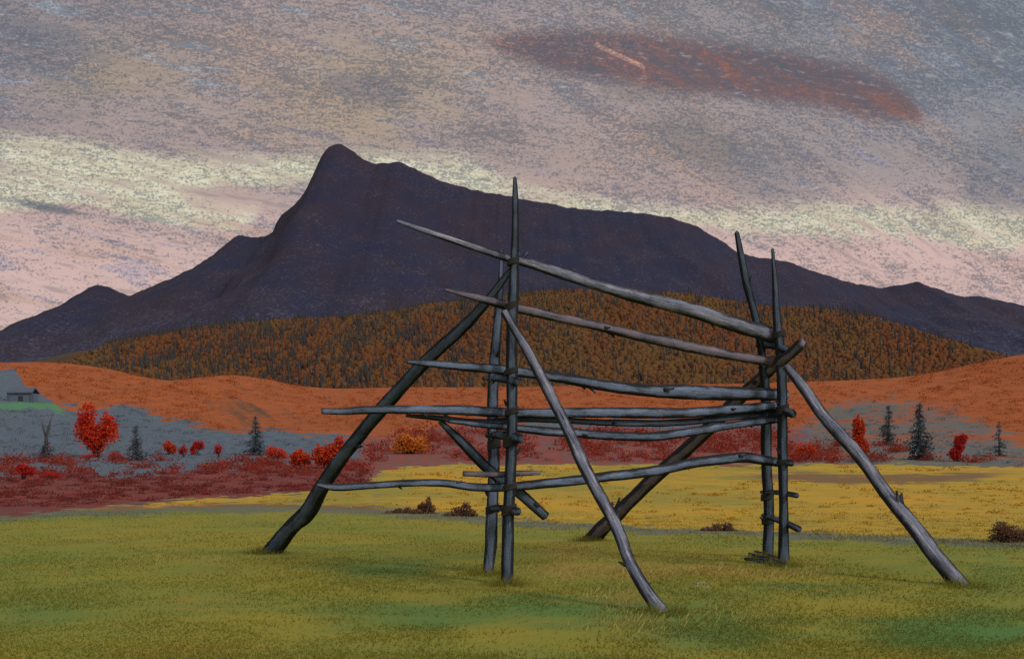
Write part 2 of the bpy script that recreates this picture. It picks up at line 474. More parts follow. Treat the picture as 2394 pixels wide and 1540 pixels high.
# ------------------------------------------------------------------ meadow / land material
def land_colour(n, blades=False):
    P = position(n)
    x, y, z = sep(n, P)
    p2 = vec(n, x, y, 0.0)
    big = noise(n, p2, 0.22, 3, .5)
    mid = noise(n, vec(n, x * 0.55, y * 1.0, 2.0), 1.3, 4, .6)
    fine = noise(n, vec(n, x, y * .6, 1.0), 16.0, 5, .7)
    far = noise(n, P, 0.9, 5, .68)
    far2 = noise(n, P, 0.16, 4, .6)
    tf0 = noise(n, vec(n, x, y * .4, z * 2.5), .5, 7, .8)
    edge = (far - .5) * .55 + (far2 - .5) * .4
    c = mixc(n, (big * .7 + mid * .5).sm(.48, .72), lin((134, 126, 46)), lin((110, 120, 50)))
    c = mixc(n, mid.sm(.52, .72, 0, .65), c, lin((150, 126, 48)))
    c = mixc(n, (att(n, 'deep_green') * 1.0 + (mid - .5) * .9).sm(.25, .95, 0, .8), c, lin((84, 112, 56)))
    c = mixc(n, (att(n, 'deep_green') + (mid - .5) * .5).sm(.7, 1.3, 0, .6), c, lin((70, 114, 60)))
    c = mixc(n, (att(n, 'dry') + (mid - .5) * .9).sm(.35, .95, 0, .7), c, lin((158, 128, 62)))
    fy = mixc(n, far2.sm(.4, .62), lin((178, 142, 44)), lin((158, 136, 50)))
    fy = mixc(n, far.sm(.55, .7, 0, .6), fy, lin((204, 156, 44)))
    fbig = noise(n, vec(n, x * .12, y * .035, 4.0), 1.0, 4, .6)
    fy = mixc(n, (fbig + (far - .5) * .5).sm(.48, .64, 0, .8), fy, lin((132, 126, 54)))
    fy = mixc(n, (fbig * -1.0 + 1.0 + (far - .5) * .6).sm(.54, .68, 0, .6), fy, lin((196, 140, 48)))
    fy = mixc(n, (far * .5 + noise(n, p2, 3.5, 4, .7) * .5).sm(.54, .64, 0, .7), fy, lin((104, 104, 84)))
    c = mixc(n, (att(n, 'field') + edge * 1.3).sm(.25, .7), c, fy)
    c = mixc(n, (att(n, 'ditch') + edge * 1.6 + (mid - .5) * .6).sm(.3, .95, 0, .8), c, lin((90, 96, 88)))
    c = mixc(n, (att(n, 'strip') + edge).sm(.35, .8, 0, .9), c, mixc(n, far.sm(.46, .66), lin((118, 84, 50)), lin((92, 90, 88))))
    scrub = mixc(n, far.sm(.4, .62), lin((76, 89, 102)), lin((90, 101, 112)))
    scrub = mixc(n, far2.sm(.5, .72, 0, .35), scrub, lin((96, 104, 92)))
    c = mixc(n, att(n, 'above').sm(.35, .65), c, scrub)
    hc = mixc(n, far.sm(.38, .62), lin((122, 50, 40)), lin((98, 62, 60)))
    hc = mixc(n, far2.sm(.5, .68, 0, .6), hc, lin((146, 54, 42)))
    c = mixc(n, (att(n, 'heath') + edge * 1.1 + (tf0 - .5) * 1.2).sm(.25, .75), c, hc)
    rc = mixc(n, far.sm(.36, .58), lin((152, 60, 40)), lin((100, 80, 78)))
    c = mixc(n, (att(n, 'red') + edge * 1.0 + (tf0 - .5) * 1.3).sm(.25, .8), c, rc)
    mbig = noise(n, vec(n, x * .05, y * .02, z * .1), 1.0, 4, .65)
    mx = mixc(n, (far2 * .5 + mbig * .6).sm(.5, .64), lin((92, 96, 92)), lin((146, 78, 48)))
    mx = mixc(n, mbig.sm(.42, .3, 0, .7), mx, lin((108, 96, 60)))
    mx = mixc(n, far.sm(.5, .66, 0, .8), mx, lin((98, 104, 108)))
    c = mixc(n, (att(n, 'mixed') + edge).sm(.4, .7), c, mx)
    oc = mixc(n, (far2 * .6 + far * .5).sm(.46, .66), lin((164, 84, 36)), lin((142, 76, 38)))
    oc = mixc(n, far.sm(.62, .74, 0, .6), oc, lin((104, 96, 92)))
    fur = noise(n, vec(n, (x * FURN[0] + y * FURN[1]) * .22, (y * FURN[0] - x * FURN[1]) * .008, 0.0), 1.0, 3, .6)
    oc = mixc(n, (fur * .6 + far * .5).sm(.5, .66) * (att(n, 'furrow') * .75 + .12), oc, lin((76, 62, 46)))
    c = mixc(n, (att(n, 'orange') + edge * .9 + (tf0 - .5) * 1.3).sm(.3, .7), c, oc)
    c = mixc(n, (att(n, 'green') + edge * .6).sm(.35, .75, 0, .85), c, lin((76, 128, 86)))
    tf = noise(n, vec(n, x, y * .35, z * 1.5), .55, 8, .8)
    tf2 = noise(n, vec(n, x + 70, y * .35, z * 1.5), .35, 8, .82)
    up_ = att(n, 'above').sm(.3, .7) + att(n, 'field') * .4
    c = mixc(n, (tf.sm(.53, .68, 0, .6) * up_).cl(), c, lin((92, 100, 108)))
    c = mixc(n, (tf2.sm(.54, .68, 0, .5) * up_).cl(), c, lin((70, 66, 62)))
    # tooth of the turf: dark gaps and dry straws
    c = mixc(n, (fine + (mid - .5) * .3).sm(.56, .72, 0, .3), c, lin((86, 92, 84)))
    c = mixc(n, noise(n, vec(n, x, y * .7, 7.0), 30.0, 4, .7).sm(.6, .74, 0, .3), c, lin((176, 152, 70)))
    return c, fine, far


p0_, p1_ = hit(500, 925), hit(650, 1002)
fd = np.array([p1_[0] - p0_[0], p1_[1] - p0_[1]]); fd /= np.linalg.norm(fd)
FURN = (float(-fd[1]), float(fd[0]))      # across the old furrows
m_land, n, b = new_mat('meadow_turf', 0.95)
c, fine, far = land_colour(n)
n.links.new(mixc(n, 1.0, c, (1.0, 1.0, 1.0), 'MULTIPLY'), b.inputs['Base Color'])
bp = n.nodes.new('ShaderNodeBump')
bp.inputs['Strength'].default_value = 0.55
bp.inputs['Distance'].default_value = 0.05
n.links.new((fine * .6 + far * .6).k, bp.inputs['Height'])
n.links.new(bp.outputs[0], b.inputs['Normal'])

rows = np.concatenate([np.linspace(-60, 5.5, 24), np.exp(np.linspace(math.log(6), math.log(YR), 430)), np.linspace(456, 700, 30), np.exp(np.linspace(math.log(760), math.log(14000), 24))])
NCOL = 860
uc = np.sign(np.linspace(-1, 1, NCOL)) * (0.72 * np.abs(np.linspace(-1, 1, NCOL)) + 0.28 * np.abs(np.linspace(-1, 1, NCOL)) ** 5)
hw = np.maximum(1.05 * np.maximum(rows, 0), 40)
GX = uc[None, :] * hw[:, None]
GY = np.repeat(rows[:, None], NCOL, 1)
GZ = H(GX, GY)
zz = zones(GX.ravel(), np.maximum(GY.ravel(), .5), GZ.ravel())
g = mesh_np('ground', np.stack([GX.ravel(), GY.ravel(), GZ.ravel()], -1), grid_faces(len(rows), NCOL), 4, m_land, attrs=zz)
tag(g, kind='structure')

# ------------------------------------------------------------------ forest hill
YF = 1000.0
FR = smooth_curve([(-4000, 1000), (-1200, 900), (-300, 870), (100, 858), (200, 836), (290, 806), (420, 786), (520, 771), (680, 757), (800, 751), (900, 741),
                   (1000, 722), (1080, 716), (1180, 704), (1260, 692), (1340, 688), (1450, 694), (1600, 697), (1700, 713), (1780, 726), (1900, 731), (2000, 746),
                   (2100, 774), (2200, 806), (2330, 838), (2500, 856), (3200, 900), (6000, 1010)])


def HF(X, Y):
    xp = CX + FX * X / YF
    zr = EYE + (HY - FR(xp)) / FX * YF
    s = np.clip((Y - 540) / (YF - 540), 0, 1)
    z0 = 12.0
    z = z0 + (np.maximum(zr, z0) - z0) * (0.75 * s + 0.25 * ss(0, 1, s))
    z = z * (1 - 0.4 * ss(YF, YF + 350, Y)) + (fbm(X / 90, Y / 90, 3, 77) - .5) * 16 * np.sin(np.pi * s)
    return z


m_fh, n, b = new_mat('forest_floor')
P = position(n)
n.links.new(mixc(n, noise(n, P, .12, 4, .6).sm(.4, .6), lin((84, 58, 36)), lin((62, 56, 44))), b.inputs['Base Color'])
fy_ = np.linspace(520, 1400, 60); fx_ = np.linspace(-1500, 1900, 220)
FXg, FYg = np.meshgrid(fx_, fy_)
fh = mesh_np('forest_hill', np.stack([FXg.ravel(), FYg.ravel(), HF(FXg, FYg).ravel()], -1), grid_faces(60, 220), 4, m_fh)
tag(fh, kind='structure')

# ------------------------------------------------------------------ mountain
YM = 3000.0
MR = smooth_curve([(-6000, 950), (-3000, 900), (-1200, 850), (-500, 815), (-200, 800), (0, 772), (50, 748), (90, 735), (120, 722), (150, 708), (180, 690), (210, 672),
                   (235, 666), (262, 676), (300, 690), (335, 678), (400, 650), (470, 615), (520, 578), (560, 551), (600, 554), (640, 541), (652, 512), (668, 494),
                   (685, 482), (712, 448), (735, 402), (755, 360), (772, 343), (788, 338), (812, 346), (850, 371), (885, 382), (930, 379), (962, 390), (1000, 410),
                   (1060, 432), (1150, 452), (1250, 470), (1350, 488), (1450, 494), (1520, 502), (1570, 510), (1620, 526), (1680, 560), (1740, 595), (1800, 604),
                   (1860, 618), (1920, 640), (2000, 662), (2060, 673), (2100, 667), (2140, 659), (2180, 672), (2240, 690), (2310, 696), (2394, 716), (2700, 790),
                   (3300, 850), (4500, 900), (8000, 960)])
xpm = np.concatenate([np.linspace(-6000, -220, 90), np.linspace(-200, 2600, 820), np.linspace(2640, 7500, 90)])
ts = np.concatenate([np.linspace(0, 1, 90), 1 + np.linspace(0.04, 0.8, 20)])
XM, TM = np.meshgrid((xpm - CX) / FX * YM, ts)
xq = CX + FX * XM / YM
rag = (fbm(xq / 16, xq * 0, 4, 3) - .5) * 7
zr = EYE + (HY - MR(xq) + rag) / FX * YM
YMg = 1450 + (YM - 1450) * TM
prof = np.where(TM <= 1, 0.62 * TM + 0.38 * TM ** 2.2, 1 - 0.6 * ss(1.0, 1.8, TM) * (TM > 1))
rel = (1 - np.abs(2 * fbm(XM / 330 + 0.2 * TM, TM * 2.0 + XM / 2500, 4, 55) - 1)) - .6
rel2 = fbm(XM / 90, YMg / 140, 4, 66) - .5
zm = 10 + np.maximum(zr - 10, 2) * prof + (rel * 70 + rel2 * 30) * np.clip(np.sin(np.pi * np.clip(TM, 0, 1)), 0, 1) ** .8
# keep the flank below the sight line to the skyline
xs_ = CX + FX * XM / YMg
lim = EYE + (HY - MR(xs_)) / FX * YMg - 14 * (1 - TM) - 6
zm = np.where(TM < 0.97, np.minimum(zm, lim), zm)
m_mt, n, b = new_mat('mountain_rock', 1.0)
P = position(n)
x, y, z = sep(n, P)
pm = vec(n, x, y * .3, z * 1.5)
b1 = noise(n, pm, .005, 6, .7)
b2 = noise(n, vec(n, x + 900.0, y * .3, z * 2.0), .012, 4, .6)
f1 = noise(n, vec(n, x, y * .2, z * 1.6), .16, 6, .82)
f2 = noise(n, vec(n, x + 500.0, y * .2, z * 1.8), .12, 6, .8)
c = mixc(n, (b1 * .7 + f2 * .4).sm(.45, .65), lin((39, 42, 64)), lin((50, 42, 54)))
c = mixc(n, (b2 * .7 + f1 * .4).sm(.55, .72, 0, .8), c, lin((54, 41, 50)))
c = mixc(n, (f1 + (b2 - .5) * .2 + z.sm(420, 120, 0, .07)).sm(.54, .66, 0, .75), c, lin((78, 84, 102)))
c = mixc(n, f2.sm(.54, .7, 0, .6), c, lin((36, 36, 44)))
n.links.new(c, b.inputs['Base Color'])
mt = mesh_np('mountain', np.stack([XM.ravel(), YMg.ravel(), zm.ravel()], -1), grid_faces(len(ts), len(xpm)), 4, m_mt)
tag(mt, kind='structure')


# ------------------------------------------------------------------ foliage
def translucent(n, b, colour, k):
    t = n.nodes.new('ShaderNodeBsdfTranslucent')
    n.links.new(colour, t.inputs[0])
    mx = n.nodes.new('ShaderNodeMixShader')
    mx.inputs[0].default_value = k
    o = [q for q in n.nodes if q.type == 'OUTPUT_MATERIAL'][0]
    n.links.new(b.outputs[0], mx.inputs[1]); n.links.new(t.outputs[0], mx.inputs[2])
    n.links.new(mx.outputs[0], o.inputs[0])


def leaf_mat(name, stops, grain=None):
    m, n, b = new_mat(name, 0.85)
    g_ = n.nodes.new('ShaderNodeNewGeometry')
    r = n.nodes.new('ShaderNodeValToRGB')
    n.links.new(g_.outputs['Random Per Island'], r.inputs[0])
    el = r.color_ramp.elements
    while len(el) > 1:
        el.remove(el[-1])
    el[0].position = 0; el[0].color = (*lin(stops[0]), 1)
    for i, s in enumerate(stops[1:]):
        e = el.new((i + 1) / (len(stops) - 1)); e.color = (*lin(s), 1)
    n.links.new(r.outputs[0], b.inputs['Base Color'])
    b.inputs['Specular IOR Level'].default_value = 0.05
    translucent(n, b, r.outputs[0], .4)
    return m


def leaves(cen, size, flat=0.0, asp=0.7):
    """a pointed leaf clump (quad, slightly folded) per centre"""
    N = len(cen)
    d = rng.normal(size=(N, 3)); d /= np.linalg.norm(d, axis=1)[:, None]
    e = rng.normal(size=(N, 3)); e -= d * np.sum(e * d, 1)[:, None]; e /= np.linalg.norm(e, axis=1)[:, None]
    if flat:
        d[:, 2] *= 1 - flat; e[:, 2] *= 1 - flat
    nrm = np.cross(d, e)
    s = size[:, None]
    v0 = cen - d * s; v2 = cen + d * s
    v1 = cen + e * s * asp + nrm * s * .25; v3 = cen - e * s * asp + nrm * s * .25
    vs = np.stack([v0, v1, v2, v3], 1).reshape(-1, 3)
    return vs, np.arange(4 * N).reshape(-1, 4)


def lobes_cloud(lobes, N):
    """points spread in ellipsoid lobes, denser towards the outside, with holes"""
    w = np.array([l[3] * l[4] * l[5] for l in lobes]); w = w / w.sum()
    k = rng.choice(len(lobes), N, p=w)
    L = np.array(lobes)[k]
    d = rng.normal(size=(N, 3)); d /= np.linalg.norm(d, axis=1)[:, None]
    r = rng.random(N) ** 0.45
    clump = 0.82 + 0.3 * vnoise(d[:, 0] * 3 + k * 7, d[:, 2] * 3 + d[:, 1] * 2, 12)
    stray = np.where(rng.random(N) < .14, rng.uniform(1.0, 1.4, N), 1.0)
    p = L[:, :3] + d * (r * clump * stray)[:, None] * L[:, 3:6]
    keep = fbm(p[:, 0] / 0.22 / L[:, 3].mean() + 50, p[:, 2] / .22 / L[:, 3].mean() + p[:, 1], 2, 5) > 0.36
    return p[keep]


def tube(path, radii, sides=8, cap=True):
    path = np.array(path, float); radii = np.array(radii, float)
    t = np.gradient(path, axis=0); t /= np.linalg.norm(t, axis=1)[:, None] + 1e-9
    ref = np.array([0.0, 1.0, 0.0]) if abs(t[0][1]) < .9 else np.array([1.0, 0, 0])
    vs = []
    for p, d, r in zip(path, t, radii):
        a = np.cross(ref, d); a /= np.linalg.norm(a); bb = np.cross(d, a)
        th = np.linspace(0, 2 * np.pi, sides, endpoint=False)
        vs.append(p + r * (np.cos(th)[:, None] * a + np.sin(th)[:, None] * bb))
    vs = np.concatenate(vs)
    f = grid_faces(len(path), sides, True)
    if cap:
        n0 = len(vs)
        vs = np.concatenate([vs, path[:1], path[-1:]])
        i = np.arange(sides); j = (i + 1) % sides; o = (len(path) - 1) * sides
        f = np.concatenate([f, np.stack([j, i, np.full(sides, n0), np.full(sides, n0)], -1)[:, [0, 1, 2, 2]], np.stack([o + i, o + j, np.full(sides, n0 + 1), np.full(sides, n0 + 1)], -1)])
    return vs, f


def tris_from(f):
    """quads (possibly degenerate) to triangles"""
    a = f[:, [0, 1, 2]]
    q = f[f[:, 2] != f[:, 3]][:, [0, 2, 3]]
    return np.concatenate([a, q])


def join(parts):
    vs, fs, o = [], [], 0
    for v_, f_ in parts:
        vs.append(v_); fs.append(f_ + o); o += len(v_)
    return np.concatenate(vs), np.concatenate(fs)


m_bark, n, b = new_mat('dark_bark')
n.links.new(mixc(n, noise(n, position(n), 3.0, 3), lin((84, 80, 78)), lin((62, 60, 60))), b.inputs['Base Color'])
MATS = dict(
    scarlet=leaf_mat('scarlet_leaves', [(206, 52, 34), (222, 70, 38), (190, 50, 46), (226, 104, 50), (214, 60, 34), (176, 60, 60)]),
    crimson=leaf_mat('crimson_leaves', [(196, 46, 44), (176, 50, 50), (206, 60, 44), (150, 58, 58), (196, 52, 40)]),
    flame=leaf_mat('orange_red_leaves', [(204, 66, 38), (214, 100, 48), (186, 50, 40), (200, 74, 40), (150, 72, 62)]),
    amber=leaf_mat('amber_leaves', [(206, 130, 52), (190, 104, 48), (214, 146, 60), (172, 72, 46)]),
    russet=leaf_mat('russet_leaves', [(132, 84, 64), (112, 92, 84), (148, 86, 58), (104, 100, 98), (116, 80, 64), (132, 116, 70)]),
    spruce=leaf_mat('spruce_needles', [(82, 94, 102), (94, 106, 114), (72, 83, 88), (102, 112, 120)]),
    faded=leaf_mat('grey_green_needles', [(92, 104, 114), (104, 112, 118), (84, 94, 102), (98, 102, 96)]),
    under=leaf_mat('undergrowth_leaves', [(166, 58, 42), (146, 54, 44), (176, 72, 44), (118, 66, 60), (150, 60, 46), (104, 84, 82)]),
    lime=leaf_mat('pale_straw', [(186, 176, 96), (164, 166, 84), (196, 170, 110), (150, 150, 70)]),
    white=leaf_mat('white_petals', [(200, 200, 188), (186, 190, 176)]),
    maroon=leaf_mat('maroon_heather', [(132, 52, 44), (112, 54, 50), (150, 52, 42), (96, 70, 70), (122, 60, 46)]),
    thicket=leaf_mat('thicket_leaves', [(168, 90, 42), (150, 82, 40), (176, 98, 46), (136, 78, 42), (160, 84, 38)]),
    scrub=leaf_mat('scrub_leaves', [(84, 98, 112), (96, 108, 120), (74, 86, 98), (98, 104, 102), (90, 96, 92)]),
    straw=leaf_mat('straw_tussock', [(186, 148, 50), (160, 138, 54), (198, 146, 46), (146, 124, 52)]),
)


def bush(name, px, py, w, h, mat, label, cat='shrub', group=None, N=420, lobes=None, trunk=0.12, leaf=0.085):
    if cat == 'shrub':
        N = int(N * 3.6); leaf *= .5
    X, Y, Z = hit(px, py)
    k = Y / FX
    Wd, Hd = w * k, h * k
    root = empty(name, (X, Y, Z - 0.05), label, cat, group)
    if lobes is None:
        lobes = []
        nl = max(3, int(4 + (w > 50) * 3))
        for i in range(nl):
            a = rng.uniform(-1, 1)
            hh = rng.uniform(.3, .68) * (1 - .35 * abs(a))
            lobes.append((a * .27, rng.uniform(-.2, .2), hh, rng.uniform(.17, .27), rng.uniform(.17, .27), rng.uniform(.2, .3)))
    L = [(a * Wd, bq * Wd, cq * Hd, rx * Wd, ry * Wd, rz * Hd) for a, bq, cq, rx, ry, rz in lobes]
    p = lobes_cloud(L, N)
    sz = rng.uniform(.6, 1.3, len(p)) * leaf * math.sqrt(Wd * Hd)
    vs, f = leaves(p, sz)
    mesh_np('foliage' if cat != 'tree' else 'crown', vs, f, 4, MATS[mat], root, smooth=False)
    parts = []
    for l in L:
        e = np.array(l[:3])
        st = np.array([e[0] * .15, e[1] * .15, 0])
        mid = st * .5 + e * .5 + np.array([e[0] * -.15, 0, 0])
        parts.append(tube([st, mid, e], [trunk * Wd * .28, trunk * Wd * .2, trunk * Wd * .06], 6))
    if cat == 'tree':
        parts.append(tube([(0, 0, -.3), (0.01 * Wd, 0, Hd * .2), (0, 0, Hd * .45)], [trunk * Wd * .45, trunk * Wd * .36, trunk * Wd * .2], 8))
    vs, f = join([(a, tris_from(q)) for a, q in parts])
    mesh_np('trunk' if cat == 'tree' else 'stems', vs, f, 3, m_bark, root)
    return root


def conifer(name, px, py, w, h, mat, label, group, tiers=9, fork=False, sparse=1.0, lean=0.0):
    X, Y, Z = hit(px, py)
    k = Y / FX
    Wd, Hd = w * k, h * k
    root = empty(name, (X, Y, Z - .1), label, 'tree', group)
    parts = [tube([(0, 0, -.3), (lean * Hd * .3, 0, Hd * .5), (lean * Hd, 0, Hd)], [Wd * .055, Wd * .035, Wd * .008], 7)]
    if fork:
        parts.append(tube([(lean * Hd * .35, 0, Hd * .52), (-.10 * Wd, 0, Hd * .72), (-.17 * Wd, 0, Hd * .92)], [Wd * .05, Wd * .035, Wd * .01], 6))
        parts[0] = tube([(0, 0, -.3), (0, 0, Hd * .5), (.1 * Wd, 0, Hd * .75), (.2 * Wd, 0, Hd)], [Wd * .09, Wd * .06, Wd * .045, Wd * .012], 7)
    cen, siz = [], []
    top = .45 if fork else .97
    for i in range(tiers):
        t = i / (tiers - 1)
        zc = Hd * (.08 + (top - .08) * t)
        rad = Wd * .5 * ((1 - t) ** .85 + .06) * rng.uniform(.75, 1.15)
        nb_ = max(4, int(9 * (1 - .5 * t)))
        for j in range(nb_):
            if rng.random() > sparse: continue
            a = rng.uniform(0, 2 * np.pi)
            R = rad * rng.uniform(.6, 1.1)
            e = np.array([math.cos(a) * R, math.sin(a) * R, zc - R * rng.uniform(.15, .45)])
            s0 = np.array([lean * zc, 0, zc])
            parts.append(tube([s0, s0 * .4 + e * .6 + (0, 0, R * .06), e], [Wd * .012, Wd * .008, Wd * .003], 4))
            for q in np.linspace(.25, 1, 6):
                for _ in range(5):
                    cen.append(s0 * (1 - q) + e * q + rng.normal(size=3) * Wd * .045)
                    siz.append(Wd * rng.uniform(.03, .055) * (.6 + .5 * (1 - t)))
    if not fork:
        for q in np.linspace(.75, 1, 8):
            cen.append(np.array([lean * Hd * q, 0, Hd * q]) + rng.normal(size=3) * Wd * .012); siz.append(Wd * .045)
    vs, f = leaves(np.array(cen), np.array(siz), .35)
    mesh_np('crown', vs, f, 4, MATS[mat], root, smooth=False)
    vs, f = join([(a, tris_from(q)) for a, q in parts])
    mesh_np('trunk', vs, f, 3, m_bark, root)
    return root


# big two-lobed scarlet tree on the left slope
bush('scarlet_tree', 224, 1068, 104, 132, 'scarlet', 'tall scarlet tree with a forked heart-shaped crown below the orange hill', 'tree', N=6500, leaf=.024, trunk=.09,
     lobes=[(-.2, 0, .72, .21, .22, .26), (-.27, .05, .5, .24, .24, .26), (.27, 0, .6, .2, .22, .2), (.3, .05, .45, .2, .22, .22), (0, 0, .38, .34, .3, .25), (.02, 0, .24, .24, .24, .18), (-.15, .1, .86, .12, .12, .12), (.24, 0, .72, .09, .1, .12)])
SH = 'red shrubs along the valley edge'
bush('red_shrub', 393, 1062, 46, 42, 'flame', 'orange-tinged round shrub, first of the little row right of the heart-shaped scarlet tree', group=SH)
bush('red_shrub', 430, 1068, 30, 36, 'crimson', 'small narrow red shrub tucked beside the orange-tinged round shrub', group=SH, N=240)
bush('red_shrub', 462, 1063, 42, 48, 'crimson', 'upright crimson shrub, tallest of the little row before the small dark spruce', group=SH)
bush('red_shrub', 512, 1068, 44, 40, 'crimson', 'thin dull red shrub with gaps, nearest the small dark spruce on its left', group=SH, N=170)
bush('red_shrub', 640, 1072, 62, 36, 'scarlet', 'low wide bright red shrub right of the small dark spruce', group=SH)
bush('red_shrub', 698, 1092, 70, 56, 'flame', 'rounded orange-red shrub left of the rack with dark heath at its foot', group=SH, N=600)
bush('red_shrub', 772, 1094, 92, 82, 'flame', 'large flame-red shrub with a pointed top behind the left long brace of the rack', group=SH, N=800,
     lobes=[(-.25, 0, .35, .24, .25, .3), (0, 0, .4, .25, .25, .32), (.22, .05, .62, .17, .2, .33), (.27, 0, .3, .22, .22, .26)])
bush('red_shrub', 52, 1120, 64, 48, 'crimson', 'crimson shrub on the dark heath at the far left edge', group=SH, N=420)
bush('red_shrub', 118, 1118, 80, 22, 'crimson', 'flat spreading crimson shrub beside the one at the far left edge', group=SH, N=260)
bush('red_shrub', 268, 1076, 56, 24, 'crimson', 'low thin crimson shrub right at the foot of the heart-shaped scarlet tree', group=SH, N=170)
bush('red_shrub', 205, 1076, 40, 26, 'crimson', 'low thin crimson shrub left at the foot of the heart-shaped scarlet tree', group=SH, N=120)
bush('amber_shrub', 960, 1060, 96, 62, 'amber', 'amber yellow shrub among the red undergrowth left of the rack posts', N=620)
bush('red_shrub', 2006, 1074, 58, 110, 'flame', 'tall ragged flame-red shrub behind the right front brace of the rack', group=SH, N=900,
     lobes=[(-.1, 0, .75, .14, .15, .2), (.12, 0, .66, .16, .16, .22), (0, 0, .45, .26, .22, .26), (.15, 0, .25, .3, .25, .2), (.02, 0, .9, .05, .06, .1)])
bush('red_shrub', 1886, 1074, 56, 62, 'flame', 'thin orange-red shrub just right of the right posts of the rack', group=SH, N=260)
bush('red_shrub', 2240, 1078, 54, 70, 'crimson', 'crimson shrub with a bent-over top near the right edge', group=SH, N=520,
     lobes=[(-.12, 0, .25, .3, .25, .24), (.05, 0, .55, .25, .22, .25), (.22, 0, .78, .2, .18, .18), (-.05, 0, .75, .14, .14, .16)])
CN = 'conifers on the slopes'
conifer('dead_tree', 108, 1072, 62, 100, 'faded', 'bare grey forked snag with ragged lower branches left of the scarlet tree', CN, tiers=6, fork=True, sparse=.7)
conifer('spruce', 318, 1076, 64, 82, 'faded', 'faint grey-green spruce just right of the heart-shaped scarlet tree', CN, sparse=.8)
conifer('spruce', 597, 1064, 60, 92, 'spruce', 'small dark spruce alone between the red shrubs left of the rack', CN)
conifer('spruce', 2078, 1040, 64, 92, 'faded', 'loose grey spruce left of the larger dark spruce on the right slope', CN, sparse=.8)
conifer('spruce', 2150, 1074, 84, 132, 'spruce', 'largest dark spruce on the right slope beside the bent crimson shrub', CN, tiers=11)
conifer('spruce', 2336, 1066, 46, 84, 'faded', 'pale grey spruce at the far right edge', CN, sparse=.6)
RB = 'russet clumps in the field'
RAG = [(-.3, 0, .2, .2, .2, .2), (0, .05, .3, .25, .2, .28), (.25, 0, .35, .16, .18, .35), (.38, 0, .15, .14, .15, .16)]
RAG2 = [(-.32, 0, .16, .18, .2, .18), (-.08, .05, .34, .2, .2, .3), (.14, 0, .5, .16, .18, .42), (.32, 0, .26, .15, .15, .24)]
bush('russet_shrub', 935, 1199, 74, 28, 'russet', 'low brown russet clump by the ditch, leftmost of the three left of the posts', group=RB, N=420, lobes=RAG)
bush('russet_shrub', 992, 1200, 62, 50, 'russet', 'taller russet clump by the ditch, middle of the three left of the posts', group=RB, N=500, lobes=RAG2)
bush('russet_shrub', 1078, 1206, 86, 42, 'russet', 'leaning russet clump by the ditch, nearest the left posts of the rack', group=RB, N=500, lobes=RAG2)
bush('russet_shrub', 1680, 1240, 84, 38, 'russet', 'grey-brown clump at the field edge left of the right posts of the rack', group=RB, N=420, lobes=RAG)
bush('russet_shrub', 2356, 1266, 96, 62, 'russet', 'dark purple-brown mound of brush at the right edge of the yellow field', group=RB, N=1500, leaf=.06,
     lobes=[(-.15, 0, .45, .25, .3, .45), (.1, 0, .35, .35, .3, .38), (-.33, 0, .2, .16, .2, .22), (.4, 0, .25, .16, .2, .28)])


# stuff: red undergrowth, heath tussocks
def scatter(px0, px1, py0, py1, N):
    out = []
    ps = np.stack([rng.uniform(px0, px1, N), rng.uniform(py0, py1, N)], -1)
    ys = np.exp(np.linspace(math.log(15), math.log(460), 1500))
    for a, q in ps:
        aa = (a - CX) / FX
        z = H(aa * ys, ys)
        k = np.nonzero(z >= EYE + (HY - q) / FX * ys)[0]
        if len(k):
            out.append((aa * ys[k[0]], ys[k[0]], z[k[0]], a, q))
    return np.array(out)


def clumps(name, pts, rpx, hpx, nl, mat, lf=.3):
    cen, siz = [], []
    for X, Y, Z, a, q in pts:
        k = Y / FX
        r = rpx * k * rng.uniform(.6, 1.4); h = hpx * k * rng.uniform(.5, 1.5)
        d = rng.normal(size=(nl, 3)) * .5
        c_ = np.array([X, Y, Z]) + d * (r, r, 0) + np.abs(rng.normal(size=(nl, 1)) * .5) * (0, 0, h)
        cen.append(c_); siz.append(rng.uniform(.6, 1.3, nl) * lf * min(r, h * 1.2))
    vs, f = leaves(np.concatenate(cen), np.concatenate(siz))
    o = mesh_np(name, vs, f, 4, MATS[mat], smooth=False)
    return tag(o, kind='stuff')


p = scatter(850, 1840, 1008, 1080, 520)
p = p[fbm(p[:, 3] / 70, p[:, 4] / 25, 3, 8) > .40]
p2_ = scatter(-120, 860, 1076, 1112, 520)
p2_ = p2_[fbm(p2_[:, 3] / 55, p2_[:, 4] / 14, 3, 18) > .54]
p3_ = scatter(1840, 2320, 1040, 1082, 300)
p3_ = p3_[fbm(p3_[:, 3] / 60, p3_[:, 4] / 20, 3, 28) > .56]
p = np.concatenate([p, p2_, p3_])
clumps('red_undergrowth', p, 20, 15, 60, 'under', .14)['label'] = 'mass of dull red undergrowth behind the rack'
p = scatter(-150, 860, 1100, 1185, 700)
p = p[(p[:, 4] < YTOP(p[:, 3]) - 5) & (p[:, 4] > HTOP(p[:, 3]) - 2)]
clumps('heath', p, 20, 6, 60, 'maroon', .24)['label'] = 'dark russet heath covering the ground left of the field'
p = scatter(-200, 2650, 845, 1010, 5200)
zn_ = zones(p[:, 0], p[:, 1], p[:, 2])
clumps('orange_thicket', p[(zn_['orange'] > .6) & (zn_['furrow'] < .5)], 14, 5, 22, 'thicket', .2)['label'] = 'low orange autumn thicket covering the hill below the wood'
p = scatter(-200, 2650, 930, 1095, 2600)
zn_ = zones(p[:, 0], p[:, 1], p[:, 2])
